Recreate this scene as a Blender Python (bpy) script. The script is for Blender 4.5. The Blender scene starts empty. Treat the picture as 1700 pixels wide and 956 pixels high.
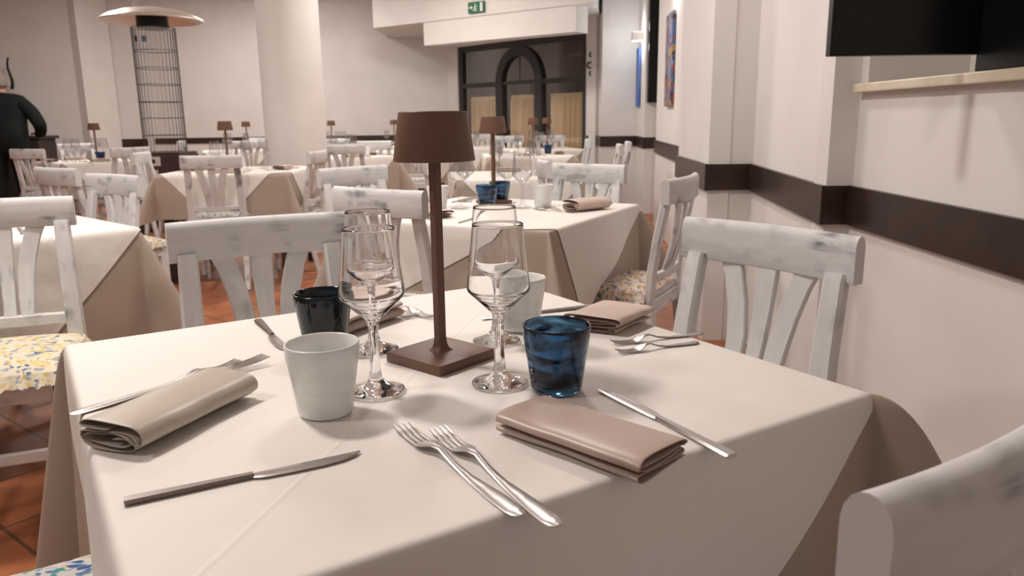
import bpy, bmesh, math, random
from mathutils import Vector, Matrix
R = math.radians
random.seed(7)
S = bpy.context.scene
COL = S.collection

# ------------------------------------------------------------------ camera
cd = bpy.data.cameras.new('camera'); cam = bpy.data.objects.new('camera', cd); COL.objects.link(cam)
pitch, roll = R(12.34), R(-0.69)
fw = Vector((0, math.cos(pitch), -math.sin(pitch))); rt = Vector((1, 0, 0)); upv = rt.cross(fw)
r2 = math.cos(roll)*rt + math.sin(roll)*upv; u2 = -math.sin(roll)*rt + math.cos(roll)*upv
m = Matrix((r2, u2, -fw)).transposed().to_4x4(); m.translation = Vector((0, 0, 1.087))
cam.matrix_world = m
cd.sensor_width = 36; cd.lens = 36*1280/1700; cd.clip_start = 0.02; cd.clip_end = 100
cd.dof.use_dof = True; cd.dof.focus_distance = 1.05; cd.dof.aperture_fstop = 11
S.camera = cam
S.cycles.max_bounces = 20; S.cycles.transmission_bounces = 20; S.cycles.glossy_bounces = 8; S.cycles.transparent_max_bounces = 24

# ------------------------------------------------------------------ world, lights, exposure
w = bpy.data.worlds.new('world'); S.world = w; w.use_nodes = True
w.node_tree.nodes['Background'].inputs[0].default_value = (1.0, 0.94, 0.90, 1)
w.node_tree.nodes['Background'].inputs[1].default_value = 0.29
S.view_settings.view_transform = 'Standard'; S.view_settings.look = 'None'
S.view_settings.exposure = 0.06; S.view_settings.gamma = 1; S.view_settings.use_curve_mapping = False
WARM = (1.0, 0.925, 0.865)
def area(name, loc, size, power, col=WARM):
    l = bpy.data.lights.new(name, 'AREA'); l.shape = 'DISK'; l.size = size; l.energy = power; l.color = col
    o = bpy.data.objects.new(name, l); COL.objects.link(o); o.location = loc; return o
area('ceiling_downlight', (-1.35, 1.8, 2.98), 0.32, 52)
area('ceiling_downlight', (-2.3, 0.3, 2.98), 0.45, 30)
area('ceiling_downlight', (0.0, 3.4, 2.98), 0.4, 25)
area('ceiling_downlight', (-3.3, 4.6, 2.98), 0.5, 46)
area('ceiling_downlight', (-0.4, 6.4, 2.98), 0.5, 42)
area('ceiling_downlight', (-4.6, 8.4, 2.98), 0.6, 48)
area('ceiling_downlight', (-1.3, 8.6, 2.98), 0.6, 55)
area('ceiling_downlight', (-3.2, 10.4, 2.98), 0.6, 44)
def bulb(name, loc, power, col=WARM, r=0.05):
    l = bpy.data.lights.new(name, 'POINT'); l.energy = power; l.color = col; l.shadow_soft_size = r
    o = bpy.data.objects.new(name, l); COL.objects.link(o); o.location = loc

# ------------------------------------------------------------------ materials
def mat(name, col, rough=0.6, metal=0.0, spec=0.5, **k):
    m = bpy.data.materials.new(name); m.use_nodes = True
    b = m.node_tree.nodes['Principled BSDF']
    b.inputs['Base Color'].default_value = (*col, 1); b.inputs['Roughness'].default_value = rough
    b.inputs['Metallic'].default_value = metal; b.inputs['Specular IOR Level'].default_value = spec
    for a, v in k.items(): b.inputs[a.replace('_', ' ')].default_value = v
    return m
def nd(m, t, **k):
    n = m.node_tree.nodes.new(t)
    for a, v in k.items():
        if a.startswith('i_'): n.inputs[a[2:].replace('_', ' ')].default_value = v
        else: setattr(n, a, v)
    return n
def ln(m, a, ao, b, bi): m.node_tree.links.new(a.outputs[ao], b.inputs[bi])
def bsdf(m): return m.node_tree.nodes['Principled BSDF']
def ramp(m, stops):
    r = nd(m, 'ShaderNodeValToRGB'); e = r.color_ramp.elements
    while len(e) < len(stops): e.new(0.5)
    for i, (p, c) in enumerate(stops): e[i].position = p; e[i].color = (*c, 1)
    return r
def bump(m, src, out, strength, dist):
    b = nd(m, 'ShaderNodeBump'); b.inputs['Strength'].default_value = strength; b.inputs['Distance'].default_value = dist
    ln(m, src, out, b, 'Height'); ln(m, b, 'Normal', bsdf(m), 'Normal'); return b
def noise_col(m, scale, c1, c2, vec='Object', p=(0.35, 0.65), bumpd=0.0, detail=4):
    tc = nd(m, 'ShaderNodeTexCoord'); n = nd(m, 'ShaderNodeTexNoise'); n.inputs['Scale'].default_value = scale; n.inputs['Detail'].default_value = detail
    ln(m, tc, vec, n, 'Vector'); r = ramp(m, [(p[0], c1), (p[1], c2)]); ln(m, n, 'Fac', r, 'Fac'); ln(m, r, 'Color', bsdf(m), 'Base Color')
    if bumpd: bump(m, n, 'Fac', 0.4, bumpd)
    return m
M = {}
M['wall'] = noise_col(mat('wall_plaster', (.74,.71,.685), .75, spec=.25), 3, (.72,.69,.665), (.76,.73,.705), bumpd=.0)
M['ceiling'] = mat('ceiling_plaster', (.76,.73,.70), .8)
M['rail'] = noise_col(mat('dark_wood_rail', (.03,.016,.012), .34), 6, (.024,.012,.009), (.042,.022,.016))
M['plain_rail'] = M['rail']
M['marble'] = noise_col(mat('marble_sill', (.6,.5,.36), .35), 9, (.62,.54,.40), (.70,.62,.49))
M['lamp'] = noise_col(mat('brown_lamp_metal', (.075,.034,.022), .48, spec=.4), 900, (.150,.078,.053), (.168,.088,.061), detail=1)
M['steel'] = mat('steel', (.50,.48,.46), .30, 1.0)
M['chrome'] = mat('heater_steel', (.80,.77,.74), .38, .85)
M['wire'] = mat('heater_wire', (.06,.05,.05), .5, .3)
M['black'] = mat('black_panel', (.004,.005,.006), .3, spec=.3)
M['dark_frame'] = mat('dark_window_frame', (.030,.027,.026), .5)
M['dark_wood'] = mat('dark_wood', (.030,.018,.015), .45)
M['heater_base'] = mat('heater_base', (.045,.020,.020), .5)
M['sticker'] = mat('sticker', (.62,.56,.52), .6)
M['sticker_blue'] = mat('sticker_blue', (.10,.16,.24), .6)
M['white_paper'] = mat('white_paper', (.8,.76,.72), .7)
M['green_sign'] = mat('green_sign', (.02,.14,.06), .5)
M['cable'] = mat('white_cable', (.5,.5,.5), .5)
# wood with worn white paint
def painted():
    m = mat('worn_white_paint', (.7,.69,.67), .55, spec=.35)
    tc = nd(m, 'ShaderNodeTexCoord'); oi = nd(m, 'ShaderNodeObjectInfo'); ad = nd(m, 'ShaderNodeVectorMath', operation='ADD')
    sc = nd(m, 'ShaderNodeVectorMath', operation='SCALE'); sc.inputs['Scale'].default_value = 9.0
    cmb = nd(m, 'ShaderNodeCombineXYZ'); ln(m, oi, 'Random', cmb, 'X'); ln(m, oi, 'Random', cmb, 'Y'); ln(m, cmb, 'Vector', sc, 'Vector')
    ln(m, tc, 'UV', ad, 0); ln(m, sc, 'Vector', ad, 1)
    mp = nd(m, 'ShaderNodeMapping'); mp.inputs['Scale'].default_value = (6, 46, 1); ln(m, ad, 'Vector', mp, 'Vector')
    n = nd(m, 'ShaderNodeTexNoise'); n.inputs['Scale'].default_value = 1.0; n.inputs['Detail'].default_value = 5; n.inputs['Roughness'].default_value = .6; n.inputs['Distortion'].default_value = .5
    ln(m, mp, 'Vector', n, 'Vector')
    n2 = nd(m, 'ShaderNodeTexNoise'); n2.inputs['Scale'].default_value = 9.0; n2.inputs['Detail'].default_value = 2; ln(m, ad, 'Vector', n2, 'Vector')
    mu = nd(m, 'ShaderNodeMath', operation='MULTIPLY'); ln(m, n, 'Fac', mu, 0)
    r2_ = ramp(m, [(.50, (0,0,0)), (.68, (1,1,1))]); ln(m, n2, 'Fac', r2_, 'Fac'); 
    r1 = ramp(m, [(.44, (0,0,0)), (.60, (1,1,1))]); ln(m, n, 'Fac', r1, 'Fac')
    mm = nd(m, 'ShaderNodeMath', operation='MULTIPLY'); ln(m, r1, 'Color', mm, 0); ln(m, r2_, 'Color', mm, 1)
    mx = nd(m, 'ShaderNodeMixRGB'); mx.inputs['Color1'].default_value = (.70,.695,.685,1); mx.inputs['Color2'].default_value = (.17,.18,.20,1)
    ln(m, mm, 'Value', mx, 'Fac')
    gr = nd(m, 'ShaderNodeMixRGB', blend_type='MULTIPLY'); gr.inputs['Fac'].default_value = 1
    rg = ramp(m, [(.3, (.88,.895,.915)), (.6, (1,1,1))]); ln(m, n, 'Fac', rg, 'Fac'); ln(m, mx, 'Color', gr, 'Color1'); ln(m, rg, 'Color', gr, 'Color2')
    ln(m, gr, 'Color', bsdf(m), 'Base Color'); bump(m, n, 'Fac', .25, .001)
    return m
M['paint'] = painted()
# fabric
def fabric(name, c, rough=.7, crease=None, sheen=.0):
    m = mat(name, c, rough, spec=.25); bsdf(m).inputs['Sheen Weight'].default_value = sheen
    tc = nd(m, 'ShaderNodeTexCoord'); n = nd(m, 'ShaderNodeTexNoise'); n.inputs['Scale'].default_value = 7; n.inputs['Detail'].default_value = 3
    ln(m, tc, 'Object', n, 'Vector')
    if crease:
        sp = nd(m, 'ShaderNodeSeparateXYZ'); ln(m, tc, 'UV', sp, 'Vector')
        outs = []
        for ax in 'XY':
            a = nd(m, 'ShaderNodeMath', operation='SUBTRACT'); ln(m, sp, ax, a, 0); a.inputs[1].default_value = .5 if ax == 'X' else .5
            b = nd(m, 'ShaderNodeMath', operation='ABSOLUTE'); ln(m, a, 'Value', b, 0)
            mr = nd(m, 'ShaderNodeMapRange'); mr.inputs['From Min'].default_value = 0; mr.inputs['From Max'].default_value = .004; mr.inputs['To Min'].default_value = 1; mr.inputs['To Max'].default_value = 0
            ln(m, b, 'Value', mr, 'Value'); outs.append(mr)
        ad = nd(m, 'ShaderNodeMath', operation='MAXIMUM'); ln(m, outs[0], 'Result', ad, 0); ln(m, outs[1], 'Result', ad, 1)
        sc = nd(m, 'ShaderNodeMath', operation='MULTIPLY_ADD'); ln(m, ad, 'Value', sc, 0); sc.inputs[1].default_value = .10; ln(m, n, 'Fac', sc, 2)
        bump(m, sc, 'Value', .5, .012)
    else: bump(m, n, 'Fac', .25, .01)
    return m
M['cream'] = fabric('cream_tablecloth', (.78,.745,.70), .55, crease=True)
M['taupe'] = fabric('taupe_tablecloth', (.40,.325,.27), .6)
M['nap_grey'] = fabric('satin_napkin_beige', (.47,.41,.345), .38); bsdf(M['nap_grey']).inputs['Specular IOR Level'].default_value = .6
M['nap_rose'] = fabric('satin_napkin_rose', (.43,.325,.275), .38); bsdf(M['nap_rose']).inputs['Specular IOR Level'].default_value = .6
M['nap_light'] = fabric('satin_napkin_light', (.60,.47,.405), .42)
def curtain_mat():
    m = mat('beige_curtain', (.80,.60,.36), .8); bsdf(m).inputs['Subsurface Weight'].default_value = 0
    return m
M['curtain'] = curtain_mat()
def floral(name, base, cols):
    m = mat(name, base, .75, spec=.2)
    tc = nd(m, 'ShaderNodeTexCoord'); n = nd(m, 'ShaderNodeTexNoise'); n.inputs['Scale'].default_value = 14; n.inputs['Detail'].default_value = 2; ln(m, tc, 'Object', n, 'Vector')
    mx = nd(m, 'ShaderNodeMixRGB'); mx.inputs['Fac'].default_value = .08; ln(m, tc, 'Object', mx, 'Color1'); ln(m, n, 'Color', mx, 'Color2')
    v = nd(m, 'ShaderNodeTexVoronoi'); v.inputs['Scale'].default_value = 26; ln(m, mx, 'Color', v, 'Vector')
    v2 = nd(m, 'ShaderNodeTexVoronoi'); v2.inputs['Scale'].default_value = 62; ln(m, mx, 'Color', v2, 'Vector')
    rc = ramp(m, [(i/len(cols), c) for i, c in enumerate(cols)]); rc.color_ramp.interpolation = 'CONSTANT'
    sp = nd(m, 'ShaderNodeSeparateColor'); ln(m, v2, 'Color', sp, 'Color'); ln(m, sp, 'Red', rc, 'Fac')
    rings = ramp(m, [(0, (1,1,1)), (.16, (1,1,1)), (.20, (0,0,0)), (.36, (0,0,0)), (.42, (1,1,1)), (.5, (0,0,0))]); ln(m, v, 'Distance', rings, 'Fac')
    spots = ramp(m, [(.40, (1,1,1)), (.52, (0,0,0))]); ln(m, v2, 'Distance', spots, 'Fac')
    mxx = nd(m, 'ShaderNodeMath', operation='MAXIMUM'); ln(m, rings, 'Color', mxx, 0); ln(m, spots, 'Color', mxx, 1)
    c = nd(m, 'ShaderNodeMixRGB'); c.inputs['Color1'].default_value = (*base, 1); ln(m, rc, 'Color', c, 'Color2'); ln(m, mxx, 'Value', c, 'Fac')
    ln(m, c, 'Color', bsdf(m), 'Base Color'); return m
M['floral_yellow'] = floral('yellow_blue_floral', (.66,.60,.46), [(.55,.40,.12), (.10,.17,.28), (.66,.6,.45), (.30,.34,.36), (.62,.5,.2), (.6,.55,.42)])
M['floral_multi'] = floral('multicolour_floral', (.62,.54,.46), [(.42,.12,.10), (.10,.14,.32), (.6,.42,.2), (.18,.26,.12), (.62,.5,.42), (.45,.25,.2)])
M['floral_blue'] = floral('blue_floral', (.62,.60,.56), [(.05,.12,.30), (.08,.30,.34), (.5,.5,.5), (.12,.20,.38), (.55,.5,.3), (.6,.6,.58)])
# glass
def glass(name, col=(1,1,1), ior=1.5, rough=0.0):
    return mat(name, col, rough, Transmission_Weight=1.0, IOR=ior)
M['glass'] = glass('clear_glass', (1,1,1), 1.40)
def thin_glass():
    m = bpy.data.materials.new('thin_clear_glass'); m.use_nodes = True; t = m.node_tree; t.nodes.clear()
    o = t.nodes.new('ShaderNodeOutputMaterial'); mx = t.nodes.new('ShaderNodeMixShader'); tr = t.nodes.new('ShaderNodeBsdfTransparent'); gl = t.nodes.new('ShaderNodeBsdfGlossy')
    tr.inputs[0].default_value = (.95,.95,.95,1); gl.inputs['Roughness'].default_value = .03
    lw = t.nodes.new('ShaderNodeLayerWeight'); lw.inputs['Blend'].default_value = .5
    pw = t.nodes.new('ShaderNodeMath'); pw.operation = 'POWER'; pw.inputs[1].default_value = 3.0; ma = t.nodes.new('ShaderNodeMath'); ma.operation = 'MULTIPLY_ADD'; ma.inputs[1].default_value = .7; ma.inputs[2].default_value = .07
    t.links.new(lw.outputs['Facing'], pw.inputs[0]); t.links.new(pw.outputs[0], ma.inputs[0]); t.links.new(ma.outputs[0], mx.inputs[0]); t.links.new(tr.outputs[0], mx.inputs[1]); t.links.new(gl.outputs[0], mx.inputs[2]); t.links.new(mx.outputs[0], o.inputs[0])
    return m
M['thin_glass'] = thin_glass()
def tumbler_mat(name, c1, c2, trans, rough, scale=(1.2,1.2,6), p=(.42,.6)):
    m = mat(name, c1, rough, Transmission_Weight=trans, IOR=1.45)
    tc = nd(m, 'ShaderNodeTexCoord'); mp = nd(m, 'ShaderNodeMapping'); mp.inputs['Scale'].default_value = tuple(9*s for s in scale); mp.inputs['Rotation'].default_value = (R(14), R(-9), 0)
    n = nd(m, 'ShaderNodeTexNoise'); n.inputs['Scale'].default_value = 1.0; n.inputs['Detail'].default_value = 3; n.inputs['Distortion'].default_value = 1.2
    ln(m, tc, 'Object', mp, 'Vector'); ln(m, mp, 'Vector', n, 'Vector'); r = ramp(m, [(p[0], c1), (p[1], c2)]); ln(m, n, 'Fac', r, 'Fac'); ln(m, r, 'Color', bsdf(m), 'Base Color')
    return m
M['blue_glass'] = tumbler_mat('blue_swirl_glass', (.006,.02,.06), (.17,.42,.70), .85, .03)
M['dark_glass'] = tumbler_mat('dark_blue_glass', (.006,.010,.016), (.015,.03,.045), .35, .05)
M['milk_glass'] = tumbler_mat('milky_glass', (.90,.92,.89), (.98,.98,.96), .28, .22)
def floor_mat():
    m = mat('terracotta_tiles', (.4,.15,.07), .38, spec=.4)
    tc = nd(m, 'ShaderNodeTexCoord'); mp = nd(m, 'ShaderNodeMapping'); mp.inputs['Rotation'].default_value = (0, 0, R(38)); ln(m, tc, 'Object', mp, 'Vector')
    b = nd(m, 'ShaderNodeTexBrick'); b.offset = 0; b.inputs['Scale'].default_value = 1; b.inputs['Brick Width'].default_value = .33; b.inputs['Row Height'].default_value = .33
    b.inputs['Mortar Size'].default_value = .006; b.inputs['Color1'].default_value = (.46,.17,.075,1); b.inputs['Color2'].default_value = (.34,.115,.05,1); b.inputs['Mortar'].default_value = (.16,.08,.05,1)
    ln(m, mp, 'Vector', b, 'Vector'); n = nd(m, 'ShaderNodeTexNoise'); n.inputs['Scale'].default_value = 3.5; n.inputs['Detail'].default_value = 5; ln(m, mp, 'Vector', n, 'Vector')
    r = ramp(m, [(.3, (.6,.55,.5)), (.7, (1.15,1.2,1.25))]); ln(m, n, 'Fac', r, 'Fac')
    mu = nd(m, 'ShaderNodeMixRGB', blend_type='MULTIPLY'); mu.inputs['Fac'].default_value = 1; ln(m, b, 'Color', mu, 'Color1'); ln(m, r, 'Color', mu, 'Color2'); ln(m, mu, 'Color', bsdf(m), 'Base Color')
    bump(m, b, 'Fac', -.3, .002); return m
M['floor'] = floor_mat()
def painting_mat():
    m = mat('abstract_painting', (.5,.5,.5), .6)
    tc = nd(m, 'ShaderNodeTexCoord'); v = nd(m, 'ShaderNodeTexVoronoi'); v.inputs['Scale'].default_value = 15
    nn = nd(m, 'ShaderNodeTexNoise'); nn.inputs['Scale'].default_value = 7; ln(m, tc, 'Object', nn, 'Vector'); mq = nd(m, 'ShaderNodeMixRGB'); mq.inputs['Fac'].default_value = .3; ln(m, tc, 'Object', mq, 'Color1'); ln(m, nn, 'Color', mq, 'Color2'); ln(m, mq, 'Color', v, 'Vector')
    sp = nd(m, 'ShaderNodeSeparateColor'); ln(m, v, 'Color', sp, 'Color')
    r = ramp(m, [(0, (.10,.16,.32)), (.2, (.22,.10,.16)), (.35, (.05,.04,.05)), (.5, (.34,.08,.05)), (.62, (.26,.32,.42)), (.8, (.40,.28,.10)), (.92, (.06,.12,.06))]); r.color_ramp.interpolation = 'CONSTANT'
    ln(m, sp, 'Red', r, 'Fac'); ln(m, r, 'Color', bsdf(m), 'Base Color'); return m
M['painting'] = painting_mat()
M['blue_paint'] = noise_col(mat('blue_painting', (.06,.14,.45), .6), 4, (.05,.12,.38), (.10,.20,.48))
M['skin'] = mat('skin', (.42,.24,.17), .55)
M['hair'] = mat('grey_hair', (.20,.18,.17), .8)
M['clothes'] = noise_col(mat('dark_clothes', (.006,.009,.009), .85, spec=.2), 5, (.005,.008,.008), (.009,.012,.012))
M['outside'] = mat('outside_wall', (.26,.19,.155), .9)
M['leaf'] = mat('leaf_green', (.12,.22,.05), .6)

# ------------------------------------------------------------------ mesh helpers
def link(name, bm, m, parent=None, smooth=True, loc=None, rz=None, mods=(), sharp=None):
    me = bpy.data.meshes.new(name); bmesh.ops.recalc_face_normals(bm, faces=bm.faces) if mods != 'keep' else None
    bm.to_mesh(me); bm.free()
    for p in me.polygons: p.use_smooth = smooth
    if sharp is not None and smooth: me.set_sharp_from_angle(angle=R(sharp))
    if m: me.materials.append(m)
    o = bpy.data.objects.new(name, me); COL.objects.link(o)
    if parent: o.parent = parent
    if loc: o.location = loc
    if rz is not None: o.rotation_euler = (0, 0, rz)
    return o
def tag(o, label, cat, group=None, kind=None):
    if label: o['label'] = label
    if cat: o['category'] = cat
    if group: o['group'] = group
    if kind: o['kind'] = kind
    return o
def empty(name, loc, rz=0, rot=None):
    o = bpy.data.objects.new(name, None); COL.objects.link(o); o.location = loc; o.rotation_euler = rot or (0, 0, rz); o.empty_display_size = .05; return o
def addbox(bm, c, s, rz=0, bev=0):
    r = bmesh.ops.create_cube(bm, size=1); vs = r['verts']
    bmesh.ops.scale(bm, verts=vs, vec=s)
    if bev:
        es = list({e for v in vs for e in v.link_edges}); rr = bmesh.ops.bevel(bm, geom=es, offset=bev, segments=2, affect='EDGES', profile=.6); vs = list({v for f in rr['faces'] for v in f.verts} | {v for v in vs if v.is_valid})
    bmesh.ops.rotate(bm, verts=vs, cent=(0,0,0), matrix=Matrix.Rotation(rz, 3, 'Z')); bmesh.ops.translate(bm, verts=vs, vec=c)
def addtube(bm, a, b, r, seg=8, r2_=None):
    a, b = Vector(a), Vector(b); d = b-a; q = Vector((0,0,1)).rotation_difference(d.normalized()).to_matrix().to_4x4()
    bmesh.ops.create_cone(bm, cap_ends=True, segments=seg, radius1=r, radius2=r if r2_ is None else r2_, depth=d.length, matrix=Matrix.Translation((a+b)/2) @ q)
def lathe(prof, seg=40, closed=False, facet=None):
    bm = bmesh.new(); rings = []
    for i, (r, z) in enumerate(prof):
        if r < 1e-6: rings.append([bm.verts.new((0, 0, z))])
        else: rings.append([bm.verts.new((r*math.cos(2*math.pi*k/seg), r*math.sin(2*math.pi*k/seg), z)) for k in range(seg)])
    n = len(rings); pairs = [(i, i+1) for i in range(n-1)] + ([(n-1, 0)] if closed else [])
    for i, j in pairs:
        A, B = rings[i], rings[j]
        for k in range(seg):
            k2 = (k+1) % seg
            if len(A) == 1 and len(B) == 1: continue
            if len(A) == 1: bm.faces.new((A[0], B[k], B[k2]))
            elif len(B) == 1: bm.faces.new((A[k], A[k2], B[0]))
            else: bm.faces.new((A[k], A[k2], B[k2], B[k]))
    return bm
def strip(bm, pts, wid, thk, side=None, uvscale=True):
    """board of rectangular section swept along pts; side(i) gives the width direction"""
    uv = bm.loops.layers.uv.verify()
    n = len(pts); P = [Vector(p) for p in pts]; rings = []; L = 0; Ls = []
    for i in range(n):
        t = (P[min(i+1, n-1)] - P[max(i-1, 0)]).normalized()
        s = Vector(side(i) if callable(side) else (side or (1, 0, 0))); s = (s - t*s.dot(t)).normalized(); nn = t.cross(s)
        W = wid(i) if callable(wid) else wid; T = thk(i) if callable(thk) else thk
        b = min(W, T)*.18
        sec = [(-W/2+b, -T/2), (W/2-b, -T/2), (W/2, -T/2+b), (W/2, T/2-b), (W/2-b, T/2), (-W/2+b, T/2), (-W/2, T/2-b), (-W/2, -T/2+b)]
        rings.append([bm.verts.new(P[i] + s*x + nn*y) for x, y in sec]); L += (P[i]-P[i-1]).length if i else 0; Ls.append(L)
    acc = [0]
    for k in range(8): acc.append(acc[-1] + (W/2 if k % 2 == 0 else .004) * (1 if k % 4 != 2 else .5))
    for i in range(n-1):
        for k in range(8):
            f = bm.faces.new((rings[i][k], rings[i][(k+1) % 8], rings[i+1][(k+1) % 8], rings[i+1][k]))
            for lp, (u, v) in zip(f.loops, [(Ls[i], acc[k]), (Ls[i], acc[k+1]), (Ls[i+1], acc[k+1]), (Ls[i+1], acc[k])]): lp[uv].uv = (u, v)
    f0 = bm.faces.new(rings[0][::-1]); f1 = bm.faces.new(rings[-1])
    for f in (f0, f1):
        for lp in f.loops: lp[uv].uv = (lp.vert.co.x + lp.vert.co.y, lp.vert.co.z)
def tree_copy(o, parent=None):
    c = o.copy(); COL.objects.link(c); c.parent = parent
    for ch in [x for x in KIDS.get(o.name, [])]: tree_copy(ch, c)
    return c
KIDS = {}
def index_kids(root):
    KIDS[root.name] = [o for o in bpy.data.objects if o.parent == root]
    for c in KIDS[root.name]: index_kids(c)

# ------------------------------------------------------------------ room shell
CH = 3.066
def struct(name, bm, m, **k): return tag(link(name, bm, m, smooth=False, **k), None, None, kind='structure')
bm = bmesh.new(); addbox(bm, (-2, 6.5, -.05), (26, 22, .1)); struct('floor', bm, M['floor'])
bm = bmesh.new(); addbox(bm, (-2, 6.8, CH+.05), (26, 19.6, .1)); struct('ceiling', bm, M['ceiling'])
def wall_seg(bm, a, b, z0=0, z1=CH, t=.12, side=1):
    """vertical slab whose visible face runs a->b; body on the side away from the room"""
    a, b = Vector((*a, 0)), Vector((*b, 0)); d = (b-a).normalized(); n = Vector((d.y, -d.x, 0))*side*t
    vs = [bm.verts.new((p.x, p.y, z)) for z in (z0, z1) for p in (a, b, b+n, a+n)]
    for f in ((0,1,2,3), (7,6,5,4), (0,4,5,1), (1,5,6,2), (2,6,7,3), (3,7,4,0)): bm.faces.new([vs[i] for i in f])
# right wall: stepped plan, near to far
P = [(1.09,-1.0), (1.09,2.476), (1.009,2.476), (1.150,3.70), (.940,3.70), (.988,4.592), (1.193,4.592), (1.468,7.913), (1.804,7.913), (1.804,8.94), (1.525,8.94), (1.574,9.76), (1.132,9.76), (1.136,10.21), (.984,10.21)]
bm = bmesh.new()
# near wall with its serving opening
NY0, NY1, NZ0, NZ1 = .57, 2.42, 1.155, 2.16
wall_seg(bm, P[0], P[1], 0, NZ0, .37); wall_seg(bm, P[0], P[1], NZ1, CH, .37)
wall_seg(bm, P[0], (1.09, NY0), NZ0, NZ1, .37); wall_seg(bm, (1.09, NY1), P[1], NZ0, NZ1, .37)
wall_seg(bm, (1.394, NY0-.05), (1.394, NY1+.05), NZ0, NZ1, .07)
struct('wall_right', bm, M['wall'])
for i in range(1, len(P)-1):
    bm = bmesh.new(); wall_seg(bm, P[i], P[i+1], 0, CH, .10); struct('wall_right', bm, M['wall'])
WL, WR = Vector((-.795, 12.235, 0)), Vector((.984, 10.225, 0)); WD = (WR-WL).normalized(); WLEN = (WR-WL).length; WN = Vector((-WD.y, WD.x, 0))  # WN points out of the room
WANG = math.atan2(WD.y, WD.x)
def WP(t, off=0, z=0): p = WL + WD*t + WN*off; return Vector((p.x, p.y, z))
bm = bmesh.new()
def wwall(t0, t1, z0, z1):
    a, b = WP(t0), WP(t1); wall_seg(bm, (a.x, a.y), (b.x, b.y), z0, z1, .2, side=-1)
WH = 2.164
wwall(-.4, 0, 0, CH); wwall(WLEN, WLEN+.16, 0, CH); wwall(0, WLEN, WH, CH)
struct('wall_window', bm, M['wall'])
bm = bmesh.new(); wall_seg(bm, (-5.494, 11.906), (-.943, 12.423), side=-1); addbox(bm, (-5.625, 11.89, CH/2), (.49, .49, CH))
struct('wall_back', bm, M['wall'])
bm = bmesh.new(); wall_seg(bm, (-5.863, 11.66), (-6.027, 11.11), side=1, t=-.12); wall_seg(bm, (-11.5, 10.17), (-6.027, 11.11), side=-1)
struct('wall_left', bm, M['wall'])
# dropped beam over the window bay
bm = bmesh.new(); poly = [(-1.853,11.07), (.918,8.93), (1.123,10.0), (1.123,12.63), (-1.853,12.63)]
vb = [bm.verts.new((x, y, 2.328)) for x, y in poly]; vt = [bm.verts.new((x, y, CH)) for x, y in poly]
bm.faces.new(vb[::-1]); bm.faces.new(vt)
for i in range(5): j = (i+1) % 5; bm.faces.new((vb[i], vb[j], vt[j], vt[i]))
struct('trim_1', bm, M['wall'])
# shutter box below the beam
bm = bmesh.new(); a = Vector((-1.853,11.07,0)); b = Vector((1.066,8.815,0)); d = (b-a).normalized(); q0 = a + d*.927; q1 = a + d*3.28
addbox(bm, ((q0+q1)/2 + Vector((-d.y, d.x, 0))*.14 + Vector((0,0,2.184))), ((q1-q0).length, .246, .288), math.atan2(d.y, d.x)); struct('trim_2', bm, M['wall'])
# round column
bm = lathe([(.25, 0), (.25, CH)], 64); o = link('column', bm, M['wall'], loc=(-1.81, 6.64, 0), sharp=40); tag(o, None, None, kind='structure')
# dark chair rail along the walls
def rail(name, pts, z0=.745, z1=.868, t=.018, side=-1):
    for i in range(len(pts)-1):
        bm = bmesh.new(); a, b = pts[i], pts[i+1]; wall_seg(bm, a, b, z0, z1, t, side=side); struct(name, bm, M['rail'])
def offs(a, b, e0=.0, e1=.0):
    a, b = Vector(a), Vector(b); d = (b-a).normalized(); return tuple(a-d*e0), tuple(b+d*e1)
for i, e0, e1 in ((0,0,0), (1,0,.018), (2,.018,0), (3,0,.018), (4,.018,0), (6,0,0), (9,0,.018), (10,.018,0), (11,0,.018), (12,.018,0), (13,0,0)):
    rail('trim_3', offs(P[i], P[i+1], e0, e1))
rail('trim_4', [(-5.87, 11.645), (-5.37, 11.645)], side=1); rail('trim_4', [(-5.38, 11.918), (-.943, 12.423)], z0=.785, side=1)
# sill of the serving opening
bm = bmesh.new(); addbox(bm, (1.222, (NY0+2.452)/2, 1.1675), (.328, 2.452-NY0, .026), bev=.004); struct('trim_5', bm, M['marble'])
# ---- arched window
win = empty('window_1', WP(0), WANG); win['kind'] = 'structure'
def wbox(name, x0, x1, z0, z1, y0, y1, m, par=win):
    bm = bmesh.new(); addbox(bm, ((x0+x1)/2, (y0+y1)/2, (z0+z1)/2), (x1-x0, y1-y0, z1-z0)); return link(name, bm, m, par, smooth=False)
H_ = WH; A0, A1 = .943, 1.763   # inner posts of the arch
wbox('frame', 0, .09, 0, H_, .025, .105, M['dark_frame']); wbox('frame', WLEN-.09, WLEN, 0, H_, .025, .105, M['dark_frame']); wbox('frame', .09, WLEN-.09, H_-.08, H_, .025, .105, M['dark_frame'])
wbox('post', A0-.074, A0+.074, 0, 1.60, .015, .12, M['dark_frame']); wbox('post', A1-.074, A1+.074, 0, 1.60, .015, .12, M['dark_frame'])
wbox('transom', .09, A0-.074, 1.557, 1.622, .025, .105, M['dark_frame']); wbox('transom', A1+.074, WLEN-.09, 1.557, 1.622, .025, .105, M['dark_frame']); wbox('transom', A0+.074, A1-.074, 1.573, 1.614, .025, .105, M['dark_frame'])
bm = bmesh.new(); seg = 28; cxm = (A0+A1)/2; ro = (A1-A0)/2+.074; ri = ro-.13; ring = []
for k in range(seg+1):
    a = math.pi*k/seg; ring.append([bm.verts.new((cxm+r*math.cos(a), y, 1.590+r*math.sin(a)*1.03)) for r, y in ((ro, .015), (ri, .015), (ri, .12), (ro, .12))])
for k in range(seg):
    for q in range(4): bm.faces.new((ring[k][q], ring[k][(q+1)%4], ring[k+1][(q+1)%4], ring[k+1][q]))
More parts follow.
